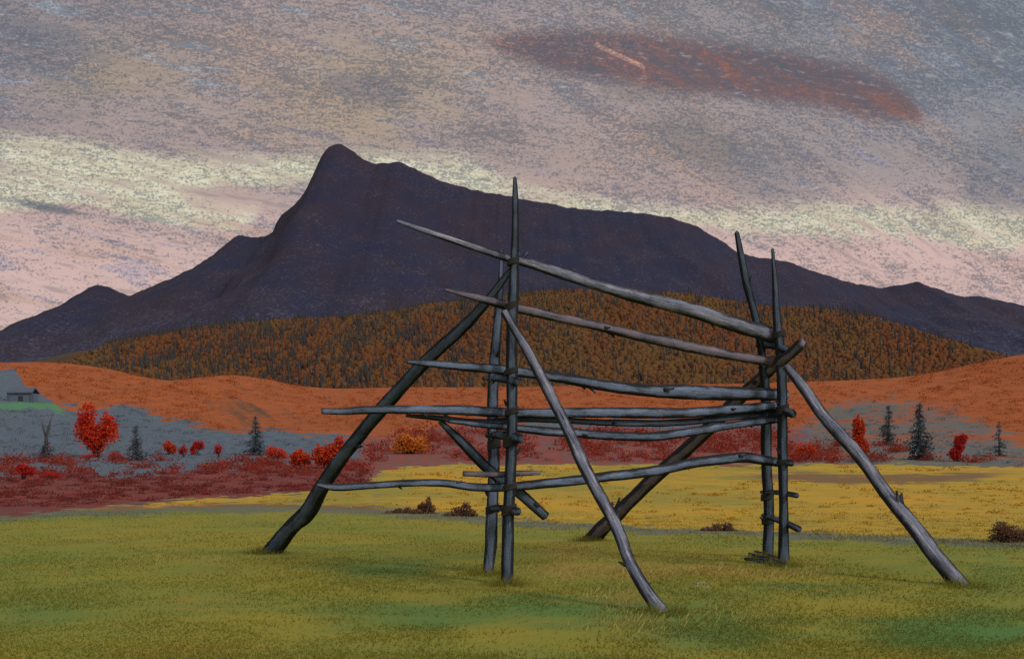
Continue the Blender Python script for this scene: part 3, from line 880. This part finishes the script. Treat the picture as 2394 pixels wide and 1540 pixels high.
clumps('grey_scrub', p[(zn_['above'] > .7) & (zn_['orange'] < .25) & (zn_['heath'] < .3) & (zn_['red'] < .3) & (zn_['green'] < .2)], 15, 5, 20, 'scrub', .2)['label'] = 'low blue-grey scrub on the valley floor'
p = scatter(-150, 2600, 1088, 1262, 1500)
p = p[(p[:, 4] > YTOP(p[:, 3]) + 4) & (p[:, 4] < DITCH(p[:, 3]) - 8) & (np.abs(p[:, 4] - STRIP(p[:, 3])) > 15 - 12 * (p[:, 3] < 1450))]
clumps('field_stubble', p, 18, 4, 22, 'straw', .4)['label'] = 'yellow straw tussocks of the field beyond the ditch'

# ------------------------------------------------------------------ forest on the hill
def forest():
    n0 = 105000
    X = rng.uniform(-560, 640, n0); Y = rng.uniform(560, 1010, n0)
    Z = HF(X, Y)
    px, py = screen(X, Y, Z)
    ok = (py > FR(px) - 4) & (Z > 14) & (px > 120) & (px < 2420)
    X, Y, Z, px = X[ok], Y[ok], Z[ok], px[ok]
    N = len(X)
    dark = rng.random(N) < .07 + .17 * ss(.45, .65, fbm(X / 9, Y / 160, 3, 61)) * (px < 1150)
    h = rng.uniform(3, 6.5, N) * np.where(dark, 2.0, 1.0)
    r = rng.uniform(1.6, 3.6, N) * np.where(dark, .30, 1.0)
    h = h * np.minimum(1, np.minimum(.35 + (px - 120) / 300, .35 + (2420 - px) / 250))
    lev = np.array([0.02, .4, .75, 1.0]); rr = np.array([1.0, 1.05, .85, .45]); rd = np.array([.8, 1.0, .6, .05])
    K = 5
    th = np.linspace(0, 2 * np.pi, K, endpoint=False)
    prof_ = np.where(dark[:, None], rd[None], rr[None])
    Rr = r[:, None, None] * prof_[:, :, None] * rng.uniform(.6, 1.3, (N, 4, K))
    lx = rng.normal(size=N) * .5 - .9; ly = rng.normal(size=N) * .4
    vx = X[:, None, None] + Rr * np.cos(th) + lx[:, None, None] * lev[None, :, None]
    vy = Y[:, None, None] + Rr * np.sin(th) + ly[:, None, None] * lev[None, :, None]
    vz = Z[:, None, None] - 1 + h[:, None, None] * (lev[None, :, None] + rng.uniform(-.05, .05, (N, 4, K)))
    vs = np.stack([vx, vy, vz], -1).reshape(-1, 3)
    fs = (grid_faces(4, K, True)[None] + (np.arange(N) * 4 * K)[:, None, None]).reshape(-1, 4)
    tn = fbm(X / 55, Y / 120, 4, 21) + rng.normal(size=N) * .07
    tint = np.repeat(np.where(dark, -1.0, tn), 4 * K)
    m, n, b = new_mat('larch_wood', 1.0)
    P = position(n)
    x, y, z = sep(n, P)
    t = att(n, 'tint')
    f = noise(n, vec(n, x * 1.4, y * .5, z * .5), .35, 4, .65)
    c = mixc(n, (t + (f - .5) * .5).sm(.38, .6), lin((104, 64, 38)), lin((97, 69, 40)))
    c = mixc(n, (t + (f - .5) * .4).sm(.62, .78, 0, .8), c, lin((100, 76, 42)))
    c = mixc(n, f.sm(.56, .7, 0, .55), c, lin((80, 62, 48)))
    c = mixc(n, t.sm(-.2, -.6, 0, .85), c, lin((54, 60, 60)))
    n.links.new(c, b.inputs['Base Color'])
    ob = mesh_np('larch_wood', vs, fs, 4, m, attrs={'tint': tint})
    tag(ob, 'brown autumn wood covering the hill below the mountain', None, None, 'stuff')


forest()

# ------------------------------------------------------------------ grass
m_grass, n, b = new_mat('grass_blades', 0.9)
c, _, _ = land_colour(n, True)
c = mixc(n, .35, c, lin((150, 142, 66)))
n.links.new(c, b.inputs['Base Color'])
translucent(n, b, c, .5)


def grass():
    N = 200000
    t = rng.random(N)
    Y = 1.0 / (1 / 7.6 + (1 / 30.0 - 1 / 7.6) * t)
    X = rng.uniform(-.56, .56, N) * Y
    k = fbm(X * 1.1, Y * 1.1, 3, 91) + rng.normal(size=N) * .12 > .42
    X, Y = X[k], Y[k]
    N = len(X)
    Z = H(X, Y) - .005
    zn = zones(X, Y, Z)
    q = (zn['field'] < .8)
    h = rng.uniform(.012, .036, N) * (1 + .8 * zn['ditch']) * (.6 + .8 * fbm(X * .5, Y * .5, 2, 13))
    a = rng.uniform(0, 2 * np.pi, N); w = rng.uniform(.004, .008, N) * (1 + Y / 25)
    lx = rng.normal(size=N) * .5 * h; ly = rng.normal(size=N) * .5 * h
    base = np.stack([X, Y, Z], -1)
    dv = np.stack([np.cos(a) * w, np.sin(a) * w, 0 * w], -1)
    v = np.stack([base - dv, base + dv, base + np.stack([lx, ly, h], -1)], 1).reshape(-1, 3)
    at = {kk: np.repeat(vv, 3) for kk, vv in zn.items()}
    o = mesh_np('grass', v, np.arange(3 * N), 3, m_grass, smooth=True, attrs=at)
    tag(o, 'short olive and green grass of the near meadow', None, None, 'stuff')


grass()


def foot_tufts():
    v_, z_ = [], []
    for fx_, fy_ in [(1553, 1436), (622, 1296), (2258, 1372), (1376, 1264), (1186, 1366), (1141, 1343), (1831, 1326), (1795, 1308)]:
        Yc = EYE * FX / (fy_ - HY); Xc = (fx_ - CX) / FX * Yc
        N = 420
        a = rng.uniform(0, 2 * np.pi, N); r = .09 + np.abs(rng.normal(size=N)) * .16
        X = Xc + np.cos(a) * r; Y = Yc + np.sin(a) * r; Z = H(X, Y) - .01
        h = rng.uniform(.06, .22, N) * np.exp(-r * 2.2); w = rng.uniform(.004, .008, N)
        b_ = rng.uniform(0, 2 * np.pi, N)
        base = np.stack([X, Y, Z], -1); dv = np.stack([np.cos(b_) * w, np.sin(b_) * w, 0 * w], -1)
        tip = base + np.stack([rng.normal(size=N) * .5 * h, rng.normal(size=N) * .5 * h, h], -1)
        v_.append(np.stack([base - dv, base + dv, tip], 1).reshape(-1, 3))
    v_ = np.concatenate(v_)
    zn = zones(v_[:, 0], v_[:, 1], v_[:, 2])
    o = mesh_np('grass_tufts', v_, np.arange(len(v_)), 3, m_grass, attrs=zn)
    tag(o, 'longer grass left standing round the feet of the poles', None, None, 'stuff')


foot_tufts()


def pale_grass():
    v_ = []
    for cx, cy, rx, ry, N in [(1455, 1395, 60, 26, 900), (1350, 1338, 150, 16, 900), (1600, 1336, 190, 12, 900), (1880, 1342, 80, 8, 350), (1990, 1255, 40, 8, 120), (2150, 1225, 90, 16, 200), (1500, 1450, 120, 22, 700), (1760, 1440, 60, 14, 200), (430, 1312, 160, 12, 350), (620, 1222, 140, 14, 300)]:
        px = cx + rng.normal(size=N) * rx * .6; py = cy + rng.normal(size=N) * ry * .6
        Y = EYE * FX / (py - HY); X = (px - CX) / FX * Y
        Z = H(X, Y) - .01
        h = rng.uniform(.03, .09, N); w = rng.uniform(.003, .006, N) * (1 + Y / 20)
        b_ = rng.uniform(0, 2 * np.pi, N)
        base = np.stack([X, Y, Z], -1); dv = np.stack([np.cos(b_) * w, np.sin(b_) * w, 0 * w], -1)
        tip = base + np.stack([(rng.normal(size=N) * .5 + .6) * h, rng.normal(size=N) * .5 * h, h], -1)
        v_.append(np.stack([base - dv, base + dv, tip], 1).reshape(-1, 3))
    v_ = np.concatenate(v_)
    o = mesh_np('dry_straws', v_, np.arange(len(v_)), 3, MATS['lime'])
    tag(o, 'pale dry straws standing in patches of the meadow', None, None, 'stuff')


pale_grass()
fy0 = EYE * FX / (1392 - HY); fx0 = (1643 - CX) / FX * fy0
FLW = empty('wildflower', (fx0, fy0, float(H(fx0, fy0))), 'small white-headed wildflower in the grass right of the pale front brace', 'flower')
st_ = []
for k_ in range(7):
    e_ = np.array([rng.normal() * .06, rng.normal() * .05, rng.uniform(.08, .15)])
    st_.append(tube([(0, 0, -.01), e_ * .5 + (0, 0, .012), e_], [.004, .003, .002], 5))
    v_, f_ = leaves(e_ + rng.normal(size=(16, 3)) * (.014, .014, .005), rng.uniform(.007, .012, 16), .5)
    mesh_np('flower_head', v_, f_, 4, MATS['white'], FLW, smooth=False)
v_, f_ = join([(a_, tris_from(q_)) for a_, q_ in st_])
mesh_np('stem', v_, f_, 3, MATS['lime'], FLW)

# ------------------------------------------------------------------ the drying rack
def pole_mat(name, core, core2, dark, hi):
    m, n, b = new_mat(name, 1.0)
    b.inputs['Specular IOR Level'].default_value = 0.03
    gv = attv(n, 'grain')
    gx, gy, gz = sep(n, gv)
    outline = att(n, 'flank')  # weight of the dark edge outline painted into the wood colour
    P = position(n)
    long_ = noise(n, vec(n, gx * 30, gy * 30, gz * 1.6), 1.0, 4, .65)
    crack = noise(n, vec(n, gx * 60 + 9, gy * 60, gz * 2.6), 1.0, 4, .7)
    blot = noise(n, vec(n, gx * 8, gy * 8, gz * 3.0 + 4), 1.0, 4, .6)
    tooth = noise(n, P, 70.0, 4, .7)
    c = mixc(n, blot.sm(.38, .62), lin(core), lin(core2))
    c = mixc(n, (long_ + (tooth - .5) * .7).sm(.52, .7, 0, .75), c, lin(hi))
    c = mixc(n, tooth.sm(.52, .66, 0, .5), c, lin((48, 51, 52)))
    c = mixc(n, (outline + (blot - .5) * .9 + (long_ - .5) * .5 + (tooth - .5) * .5).sm(.3, .66, 0, .95), c, lin(dark))
    c = mixc(n, (crack + (blot - .5) * .3 + (tooth - .5) * .15).sm(.56, .68, 0, .85), c, lin(dark))
    n.links.new(c, b.inputs['Base Color'])
    bp = n.nodes.new('ShaderNodeBump')
    bp.inputs['Strength'].default_value = .9
    bp.inputs['Distance'].default_value = .03
    n.links.new((crack.inv() * .6 + blot * .6 + outline * .4).k, bp.inputs['Height'])
    n.links.new(bp.outputs[0], b.inputs['Normal'])
    return m


DK = (42, 42, 41)
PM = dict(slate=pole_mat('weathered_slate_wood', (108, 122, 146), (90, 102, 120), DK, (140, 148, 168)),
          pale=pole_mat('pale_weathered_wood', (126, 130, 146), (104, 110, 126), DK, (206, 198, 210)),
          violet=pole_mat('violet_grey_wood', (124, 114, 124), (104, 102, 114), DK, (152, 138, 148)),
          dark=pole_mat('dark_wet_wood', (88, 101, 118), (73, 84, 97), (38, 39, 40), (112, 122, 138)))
m_rope, n, b = new_mat('dark_lashing')
n.links.new(mixc(n, noise(n, position(n), 60, 3), lin((62, 60, 56)), lin((42, 42, 42))), b.inputs['Base Color'])

RK = empty('hay_rack', (0.9, 14.6, 0), 'tall grey pole hay-drying rack with sloping braces standing in the meadow', 'hay rack')
RK0 = Vector(RK.location)


def P3(x, y, Y):
    return np.array([(x - CX) / FX * Y, Y, EYE + (HY - y) / FX * Y])


def GY_(y):
    return EYE * FX / (y - HY)


def catmull(P, m):
    P = np.array(P, float)
    if len(P) == 2:
        t = np.linspace(0, 1, m)[:, None]
        return P[0] * (1 - t) + P[1] * t
    Q = np.vstack([2 * P[0] - P[1], P, 2 * P[-1] - P[-2]])
    seg = np.linalg.norm(np.diff(P[:, :3], axis=0), axis=1)
    cum = np.concatenate([[0], np.cumsum(seg)])
    s = np.linspace(0, cum[-1], m)
    i = np.clip(np.searchsorted(cum, s, side='right') - 1, 0, len(seg) - 1)
    t = ((s - cum[i]) / seg[i])[:, None]
    a, b_, c_, d = Q[i], Q[i + 1], Q[i + 2], Q[i + 3]
    return .5 * (2 * b_ + (c_ - a) * t + (2 * a - 5 * b_ + 4 * c_ - d) * t ** 2 + (3 * b_ - a - 3 * c_ + d) * t ** 3)


seed_ = [0]
WS = 0.9


def pole(name, pts, mat, label=None, parent=RK, knots=3, flank=0.75, pointed=(False, False), rough=.07, world=False, sides=18):
    """pts: (x, y, Y, width) control points along the pole"""
    seed_[0] += 13
    sd_ = seed_[0]
    if not world:
        A = np.array([[*P3(x, y, Y), w * .5 * Y / FX] for x, y, Y, w in pts])
    else:
        A = np.array(pts, float)
    A[:, 3] *= WS if not world else 1
    L = np.linalg.norm(np.diff(A[:, :3], axis=0), axis=1).sum()
    m = max(8, int(L / .035))
    Q = catmull(A, m)
    c3, r = Q[:, :3].copy(), np.maximum(Q[:, 3], .004)
    s = np.linspace(0, L, m)
    for ax in (0, 2):
        c3[:, ax] += (fbm(s * 1.3 + ax * 9, s * 0 + sd_, 3, sd_) - .5) * .35 * r
    t = np.gradient(c3, axis=0); t /= np.linalg.norm(t, axis=1)[:, None]
    view = np.array([0.0, 1.0, 0.0])
    a = np.cross(view, t[len(t) // 2]); a /= np.linalg.norm(a)
    th = np.linspace(0, 2 * np.pi, sides, endpoint=False)
    rowsv, gr_, fl = [], [], []
    for i in range(m):
        aa = a - t[i] * np.dot(a, t[i]); aa /= np.linalg.norm(aa)
        bb = np.cross(t[i], aa)
        rr = r[i] * (1 + rough * 2 * (fbm(np.cos(th) * 1.2 + sd_, s[i] * 2.2 + np.sin(th) * 1.2, 3, sd_) - .5) * 2)
        rr = rr * (1 + .10 * (fbm(np.array([s[i] * 1.1]), np.array([sd_ * 1.0]), 2, 4)[0] - .5) * 2)
        rowsv.append(c3[i] + rr[:, None] * (np.cos(th)[:, None] * aa + np.sin(th)[:, None] * bb))
        gr_.append(np.stack([np.cos(th) * r[i], np.sin(th) * r[i], np.full(sides, s[i] + sd_ * 3.1)], -1))
        # dark outline painted into the colour down both silhouette edges
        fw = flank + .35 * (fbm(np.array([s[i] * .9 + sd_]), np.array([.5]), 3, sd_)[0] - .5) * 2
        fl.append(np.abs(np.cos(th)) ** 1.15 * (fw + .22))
    vs = np.concatenate(rowsv); gv = np.concatenate(gr_); fl = np.concatenate(fl)
    f = tris_from(grid_faces(m, sides, True))
    i = np.arange(sides); j = (i + 1) % sides; o = (m - 1) * sides
    tip0 = c3[0] - t[0] * r[0] * (1.0 if pointed[0] else .15)
    tip1 = c3[-1] + t[-1] * r[-1] * (1.0 if pointed[1] else .15)
    n0 = len(vs)
    vs = np.vstack([vs, tip0, tip1]); gv = np.vstack([gv, gv[0], gv[-1]]); fl = np.append(fl, [.2, .2])
    f = np.vstack([f, np.stack([j, i, np.full(sides, n0)], -1), np.stack([o + i, o + j, np.full(sides, n0 + 1)], -1)])
    # branch stubs
    P_ = [(vs, f)]; G_ = [gv]; F_ = [fl]
    rk = np.random.default_rng(sd_)
    for _ in range(knots):
        q = int(rk.uniform(.12, .9) * m)
        an = rk.uniform(0, 2 * np.pi)
        aa = a - t[q] * np.dot(a, t[q]); aa /= np.linalg.norm(aa); bb = np.cross(t[q], aa)
        d = math.cos(an) * aa + math.sin(an) * bb
        ln = r[q] * rk.uniform(.35, .9)
        kv, kf = tube([c3[q] + d * r[q] * .6, c3[q] + d * r[q] * .95, c3[q] + (d + t[q] * .4) * (r[q] + ln * .5), c3[q] + (d + t[q] * .6) * (r[q] + ln)], [r[q] * .5, r[q] * .34, r[q] * .22, r[q] * .15], 8)
        P_.append((kv, tris_from(kf))); G_.append(kv - c3[q] + (0, 0, sd_)); F_.append(np.full(len(kv), .6))
    vs, f = join(P_)
    base = np.array(RK0 if parent is RK else (0, 0, 0))
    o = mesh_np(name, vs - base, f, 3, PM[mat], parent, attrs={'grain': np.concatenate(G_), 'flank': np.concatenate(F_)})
    if label:
        o['label'] = label
    return o


GA = GY_(1362); GB = GY_(1340); GC = GY_(1322); GD = GY_(1305)
pole('post', [(1186, 1368, GA, 33), (1187, 1290, GA, 31), (1192, 1150, GA, 30), (1196, 1000, GA, 30), (1196, 850, GA + .02, 28), (1200, 700, GA + .05, 27), (1205, 560, GA + .08, 21), (1205, 470, GA + .1, 17), (1204, 416, GA + .1, 9)],
     'dark', 'tallest front post of the left pair, tapering to a thin point', pointed=(False, True), knots=6, flank=.85)
pole('post', [(1141, 1345, GB, 29), (1148, 1250, GB, 30), (1154, 1100, GB, 29), (1152, 950, GB - .02, 28), (1160, 800, GB - .1, 25), (1168, 700, GB - .15, 18), (1171, 640, GB - .2, 13), (1172, 588, GB - .22, 8)],
     'slate', pointed=(False, True), knots=4, flank=.7)
pole('post', [(1831, 1327, GC, 28), (1831, 1200, GC, 25), (1830, 1050, GC + .03, 25), (1829, 930, GC + .06, 26), (1824, 830, GC + .08, 27), (1815, 740, GC + .1, 22), (1811, 660, GC + .1, 15), (1806, 582, GC + .1, 8)],
     'dark', 'front post of the right pair with a thin whip-like top', pointed=(False, True), knots=4, flank=.85)
pole('post', [(1795, 1310, GD, 27), (1796, 1200, GD - .05, 27), (1792, 1050, GD - .15, 26), (1789, 930, GD - .3, 25), (1783, 840, GD - .5, 22), (1765, 740, GD - .6, 21), (1742, 650, GD - .65, 21), (1722, 545, GD - .7, 13)],
     'dark', 'rear post of the right pair, leaning left at the top', pointed=(False, True), knots=4, flank=.85)
# braces
gy = GY_
pole('brace', [(1553, 1438, gy(1432), 42), (1509, 1376, 11.2, 36), (1474, 1314, 11.45, 33), (1440, 1230, 11.8, 32), (1374, 1103, 12.35, 32), (1313, 974, 12.85, 32), (1245, 844, 13.2, 29), (1180, 728, 13.42, 22)],
     'pale', 'long front brace of the left frame, palest of the poles', knots=3, flank=.6)
pole('brace', [(622, 1300, gy(1292), 46), (682, 1232, 17.1, 42), (720, 1194, 16.8, 42), (758, 1133, 16.4, 38), (804, 1065, 16.0, 36), (865, 989, 15.6, 35), (918, 928, 15.25, 34), (994, 844, 14.85, 33), (1070, 776, 14.55, 31), (1138, 703, 14.25, 25), (1184, 642, 14.1, 17), (1210, 616, 14.05, 13), (1233, 590, 14.0, 8)],
     'dark', 'crooked rear brace of the left frame, kinked near its foot', knots=3, flank=.75)
pole('brace', [(2258, 1376, gy(1368), 46), (2197, 1308, 13.45, 42), (2134, 1227, 13.8, 38), (2072, 1152, 14.1, 36), (2010, 1065, 14.4, 36), (1935, 984, 14.85, 33), (1885, 915, 15.2, 29), (1840, 857, 15.45, 24)],
     'pale', None, knots=3, flank=.6)
pole('brace', [(1376, 1267, gy(1258), 46), (1449, 1196, 19.4, 38), (1524, 1121, 18.7, 37), (1636, 1021, 17.8, 36), (1710, 948, 17.2, 34), (1790, 874, 16.5, 31), (1835, 838, 15.55, 27), (1876, 801, 15.25, 26)],
     'violet', 'rear brace of the right frame with a blunt end above the post', knots=2, flank=.85)


def rail(pts, off, mat, label=None, knots=3, flank=.75, pl=(False, False)):
    """a rail lies in the upright plane between two frames, off metres from the post line"""
    a = np.array([P3(1196, 900, GA)[0], GA + off]); b_ = np.array([P3(1829, 900, GC)[0], GC + off])
    d = b_ - a
    out = []
    for x, y, w in pts:
        s = (x - CX) / FX
        # (a + t d): X = s*Y
        t = (s * a[1] - a[0]) / (d[0] - s * d[1])
        out.append((x, y, a[1] + t * d[1], w))
    return pole('rail', out, mat, label, knots=knots, flank=flank, pointed=pl)


rail([(930, 517, 9), (980, 535, 13), (1060, 561, 18), (1170, 597, 20), (1240, 616, 25), (1330, 645, 28), (1430, 676, 29), (1490, 692, 33), (1560, 710, 35), (1650, 737, 37), (1740, 763, 38), (1818, 785, 42)], .32, 'pale', 'topmost rail, pale and running to a thin tip on the left', flank=.55, pl=(True, False))
rail([(1042, 677, 9), (1100, 692, 16), (1170, 708, 22), (1230, 724, 22), (1350, 752, 24), (1500, 785, 27), (1650, 818, 28), (1815, 848, 24)], .30, 'violet', 'second rail from the top, violet grey', flank=.5, pl=(True, False))
rail([(952, 845, 12), (1020, 851, 20), (1180, 864, 26), (1300, 882, 28), (1420, 901, 29), (1540, 914, 34), (1680, 918, 36), (1836, 923, 30)], .34, 'slate', knots=4)
rail([(752, 962, 15), (800, 962, 18), (850, 959, 22), (940, 957, 22), (1100, 960, 26), (1240, 966, 26), (1400, 964, 28), (1560, 966, 26), (1700, 958, 24), (1838, 946, 22)], .30, 'slate', 'longest middle rail, reaching far out to the left', knots=4)
rail([(950, 971, 8), (1020, 976, 14), (1120, 986, 17), (1240, 980, 17), (1420, 987, 18), (1560, 988, 18), (1700, 976, 16), (1836, 962, 16)], .42, 'dark', None, knots=3, pl=(True, False))
rail([(1050, 984, 10), (1130, 993, 16), (1230, 1004, 22), (1350, 1012, 23), (1450, 1018, 25), (1530, 1019, 25), (1620, 1009, 23), (1720, 992, 22), (1836, 977, 20)], .28, 'slate', None, knots=4)
rail([(742, 1132, 11), (785, 1138, 19), (860, 1134, 19), (950, 1129, 20), (1040, 1130, 21), (1110, 1139, 23), (1190, 1138, 24), (1300, 1127, 25), (1420, 1113, 26), (1540, 1097, 28), (1640, 1080, 28), (1730, 1068, 29), (1780, 1074, 26), (1838, 1082, 22)], .30, 'slate', 'lowest rail, wavy and rising to the right', knots=5)
rail([(1028, 984, 14), (1080, 1034, 27), (1150, 1103, 29), (1210, 1150, 29), (1274, 1206, 27)], .5, 'dark', 'short diagonal strut crossing behind the left posts', knots=2)['label']
o = rail([(1083, 1107, 13), (1150, 1108, 16), (1220, 1105, 15), (1262, 1104, 10)], .17, 'violet', None, knots=1, flank=.6)
o.name = 'crossbar'


def stick(name, p0, p1, r, mat, parent=RK, label=None, knots=1):
    return pole(name, [(*p0, r), (*((np.array(p0) + p1) / 2 + (0, 0, r * .4)), r * .9), (*p1, r * .7)], mat, label, parent, knots, .8, world=True, sides=10)


def pp(x, y, Y): return tuple(P3(x, y, Y))


# pegs through the post pairs
for x0, y0, Y0_, x1, y1, Y1_, w in [(1206, 892, GA - .16, 1140, 884, GB + .2, 20), (1211, 1025, GA - .18, 1140, 1017, GB + .2, 22), (1210, 1196, GA - .17, 1142, 1188, GB + .15, 18),
                                    (1838, 818, GC - .12, 1772, 806, GD - .3, 22), (1862, 1158, GC - .35, 1780, 1150, GD + .15, 14), (1866, 1236, GC - .4, 1784, 1204, GD + .15, 15),
                                    (1852, 966, GC - .25, 1782, 950, GD, 20), (1850, 1083, GC - .2, 1786, 1078, GD, 15)]:
    stick('peg', pp(x0, y0, Y0_), pp(x1, y1, Y1_), w * .5 * 15 / FX, 'dark')


def lashing(x, y, Y, rx, h, turns=5, tilt=.25):
    """a few turns of withy round a pole"""
    c_ = P3(x, y, Y)
    th = np.linspace(0, 2 * np.pi * turns, turns * 22)
    R = rx * .82 * Y / FX
    z = np.linspace(-h, h, len(th)) * .75 * Y / FX
    path = np.stack([c_[0] + R * np.cos(th), c_[1] + R * np.sin(th), c_[2] + z + tilt * R * np.cos(th)], -1)
    vs, f = tube(path, np.full(len(th), .012), 6)
    return mesh_np('lashing', vs - np.array(RK0), tris_from(f), 3, m_rope, RK)


lashing(1196, 716, GA + .05, 17, 11)
lashing(1199, 612, GA + .06, 15, 9)
lashing(1195, 868, GA + .02, 18, 8, 4)
lashing(1196, 962, GA, 18, 9, 4)
lashing(1194, 1032, GA, 20, 15, 7)
lashing(1192, 1138, GA, 19, 9, 4)
lashing(1190, 1192, GA, 20, 14, 6)
lashing(1155, 1038, GB, 18, 14, 6)
lashing(1151, 1190, GB, 18, 12, 5)
lashing(1827, 838, GC + .08, 18, 12, 5)
lashing(1820, 782, GC + .1, 16, 9, 4)
lashing(1829, 958, GC + .05, 17, 14, 6)
lashing(1830, 1080, GC + .03, 16, 8, 4)
lashing(1794, 1160, GD - .08, 17, 10, 5)
lashing(1796, 1215, GD - .05, 17, 10, 5)
lashing(1787, 915, GD - .3, 16, 8, 4)

# loose sticks at the foot of the right posts
ST = 'loose sticks at the foot of the right posts'
for i, (x0, y0, x1, y1, lab) in enumerate([(1742, 1313, 1812, 1326, 'dark loose stick on the grass reaching furthest left of the right posts'),
                                           (1752, 1303, 1838, 1328, 'longest dark stick on the grass slanting to the foot of the right front post'),
                                           (1766, 1300, 1826, 1318, 'short dark stick on the grass, uppermost of those by the right posts'),
                                           (1778, 1318, 1836, 1331, 'short dark stick on the grass nearest below the right front post')]):
    ya, yb = gy(y0), gy(y1)
    A0 = np.array([(x0 - CX) / FX * ya, ya, 0]); A1 = np.array([(x1 - CX) / FX * yb, yb, 0])
    A0[2] = H(A0[0], A0[1]) + .03 + .012 * i; A1[2] = H(A1[0], A1[1]) + .03 + .012 * i
    o = stick('loose_stick', tuple(A0), tuple(A1), .022, 'dark', None)
    tag(o, lab, 'stick', ST)

# ------------------------------------------------------------------ grey barn far left
def box(name, x0, x1, y0, y1, z0, z1, mat, parent, bev=0.0):
    v_ = np.array([(x, y, z) for x in (x0, x1) for y in (y0, y1) for z in (z0, z1)], float)
    f_ = np.array([(0, 1, 3, 2), (4, 6, 7, 5), (0, 4, 5, 1), (2, 3, 7, 6), (0, 2, 6, 4), (1, 5, 7, 3)])
    return mesh_np(name, v_, f_, 4, mat, parent, smooth=False)


m_wall, n, b = new_mat('grey_boards')
x, y, z = sep(n, position(n))
n.links.new(mixc(n, noise(n, vec(n, x * 3, y * 3, z * .3), 1.0, 4), lin((88, 96, 110)), lin((98, 108, 120))), b.inputs['Base Color'])
m_roof, n, b = new_mat('dark_shingle_roof')
n.links.new(mixc(n, noise(n, position(n), 2.0, 4), lin((88, 94, 108)), lin((80, 86, 98))), b.inputs['Base Color'])
m_void, n, b = new_mat('dark_opening')
b.inputs['Base Color'].default_value = (.04, .045, .055, 1)
BX, BY, BZ = hit(47, 938)
kb = BY / FX
BR = empty('barn', (BX, BY, BZ - .3), 'low grey barn with a dark roof above the small green field at far left', 'barn')
bw, bh = 56 * kb, 22 * kb
box('wall', -bw / 2, bw / 2, 0, bw * .6, 0, bh, m_wall, BR)
rv = np.array([(-bw * .55, -.35, bh), (bw * .55, -.35, bh), (bw * .5, bw * .3, bh * 1.55), (-bw * .5, bw * .3, bh * 1.55), (-bw * .55, bw * .65, bh), (bw * .55, bw * .65, bh),
               (-bw * .55, -.35, bh + .25), (bw * .55, -.35, bh + .25), (bw * .5, bw * .3, bh * 1.55 + .25), (-bw * .5, bw * .3, bh * 1.55 + .25), (-bw * .55, bw * .65, bh + .25), (bw * .55, bw * .65, bh + .25)])
rf = np.array([(6, 7, 8, 9), (9, 8, 11, 10), (1, 0, 3, 2), (2, 3, 4, 5), (0, 1, 7, 6), (5, 4, 10, 11), (0, 6, 9, 3), (3, 9, 10, 4), (1, 2, 8, 7), (2, 5, 11, 8)])
mesh_np('roof', rv, rf, 4, m_roof, BR, smooth=False)
box('door', -bw * .08, bw * .12, -.06, .02, 0.3, bh * .72, m_void, BR)
box('corner_post', -bw * .5 - .25, -bw * .5 + .35, -.12, .3, 0, bh, m_roof, BR)
box('corner_post', bw * .5 - .5, bw * .5 + .3, -.12, .3, 0, bh, m_roof, BR)
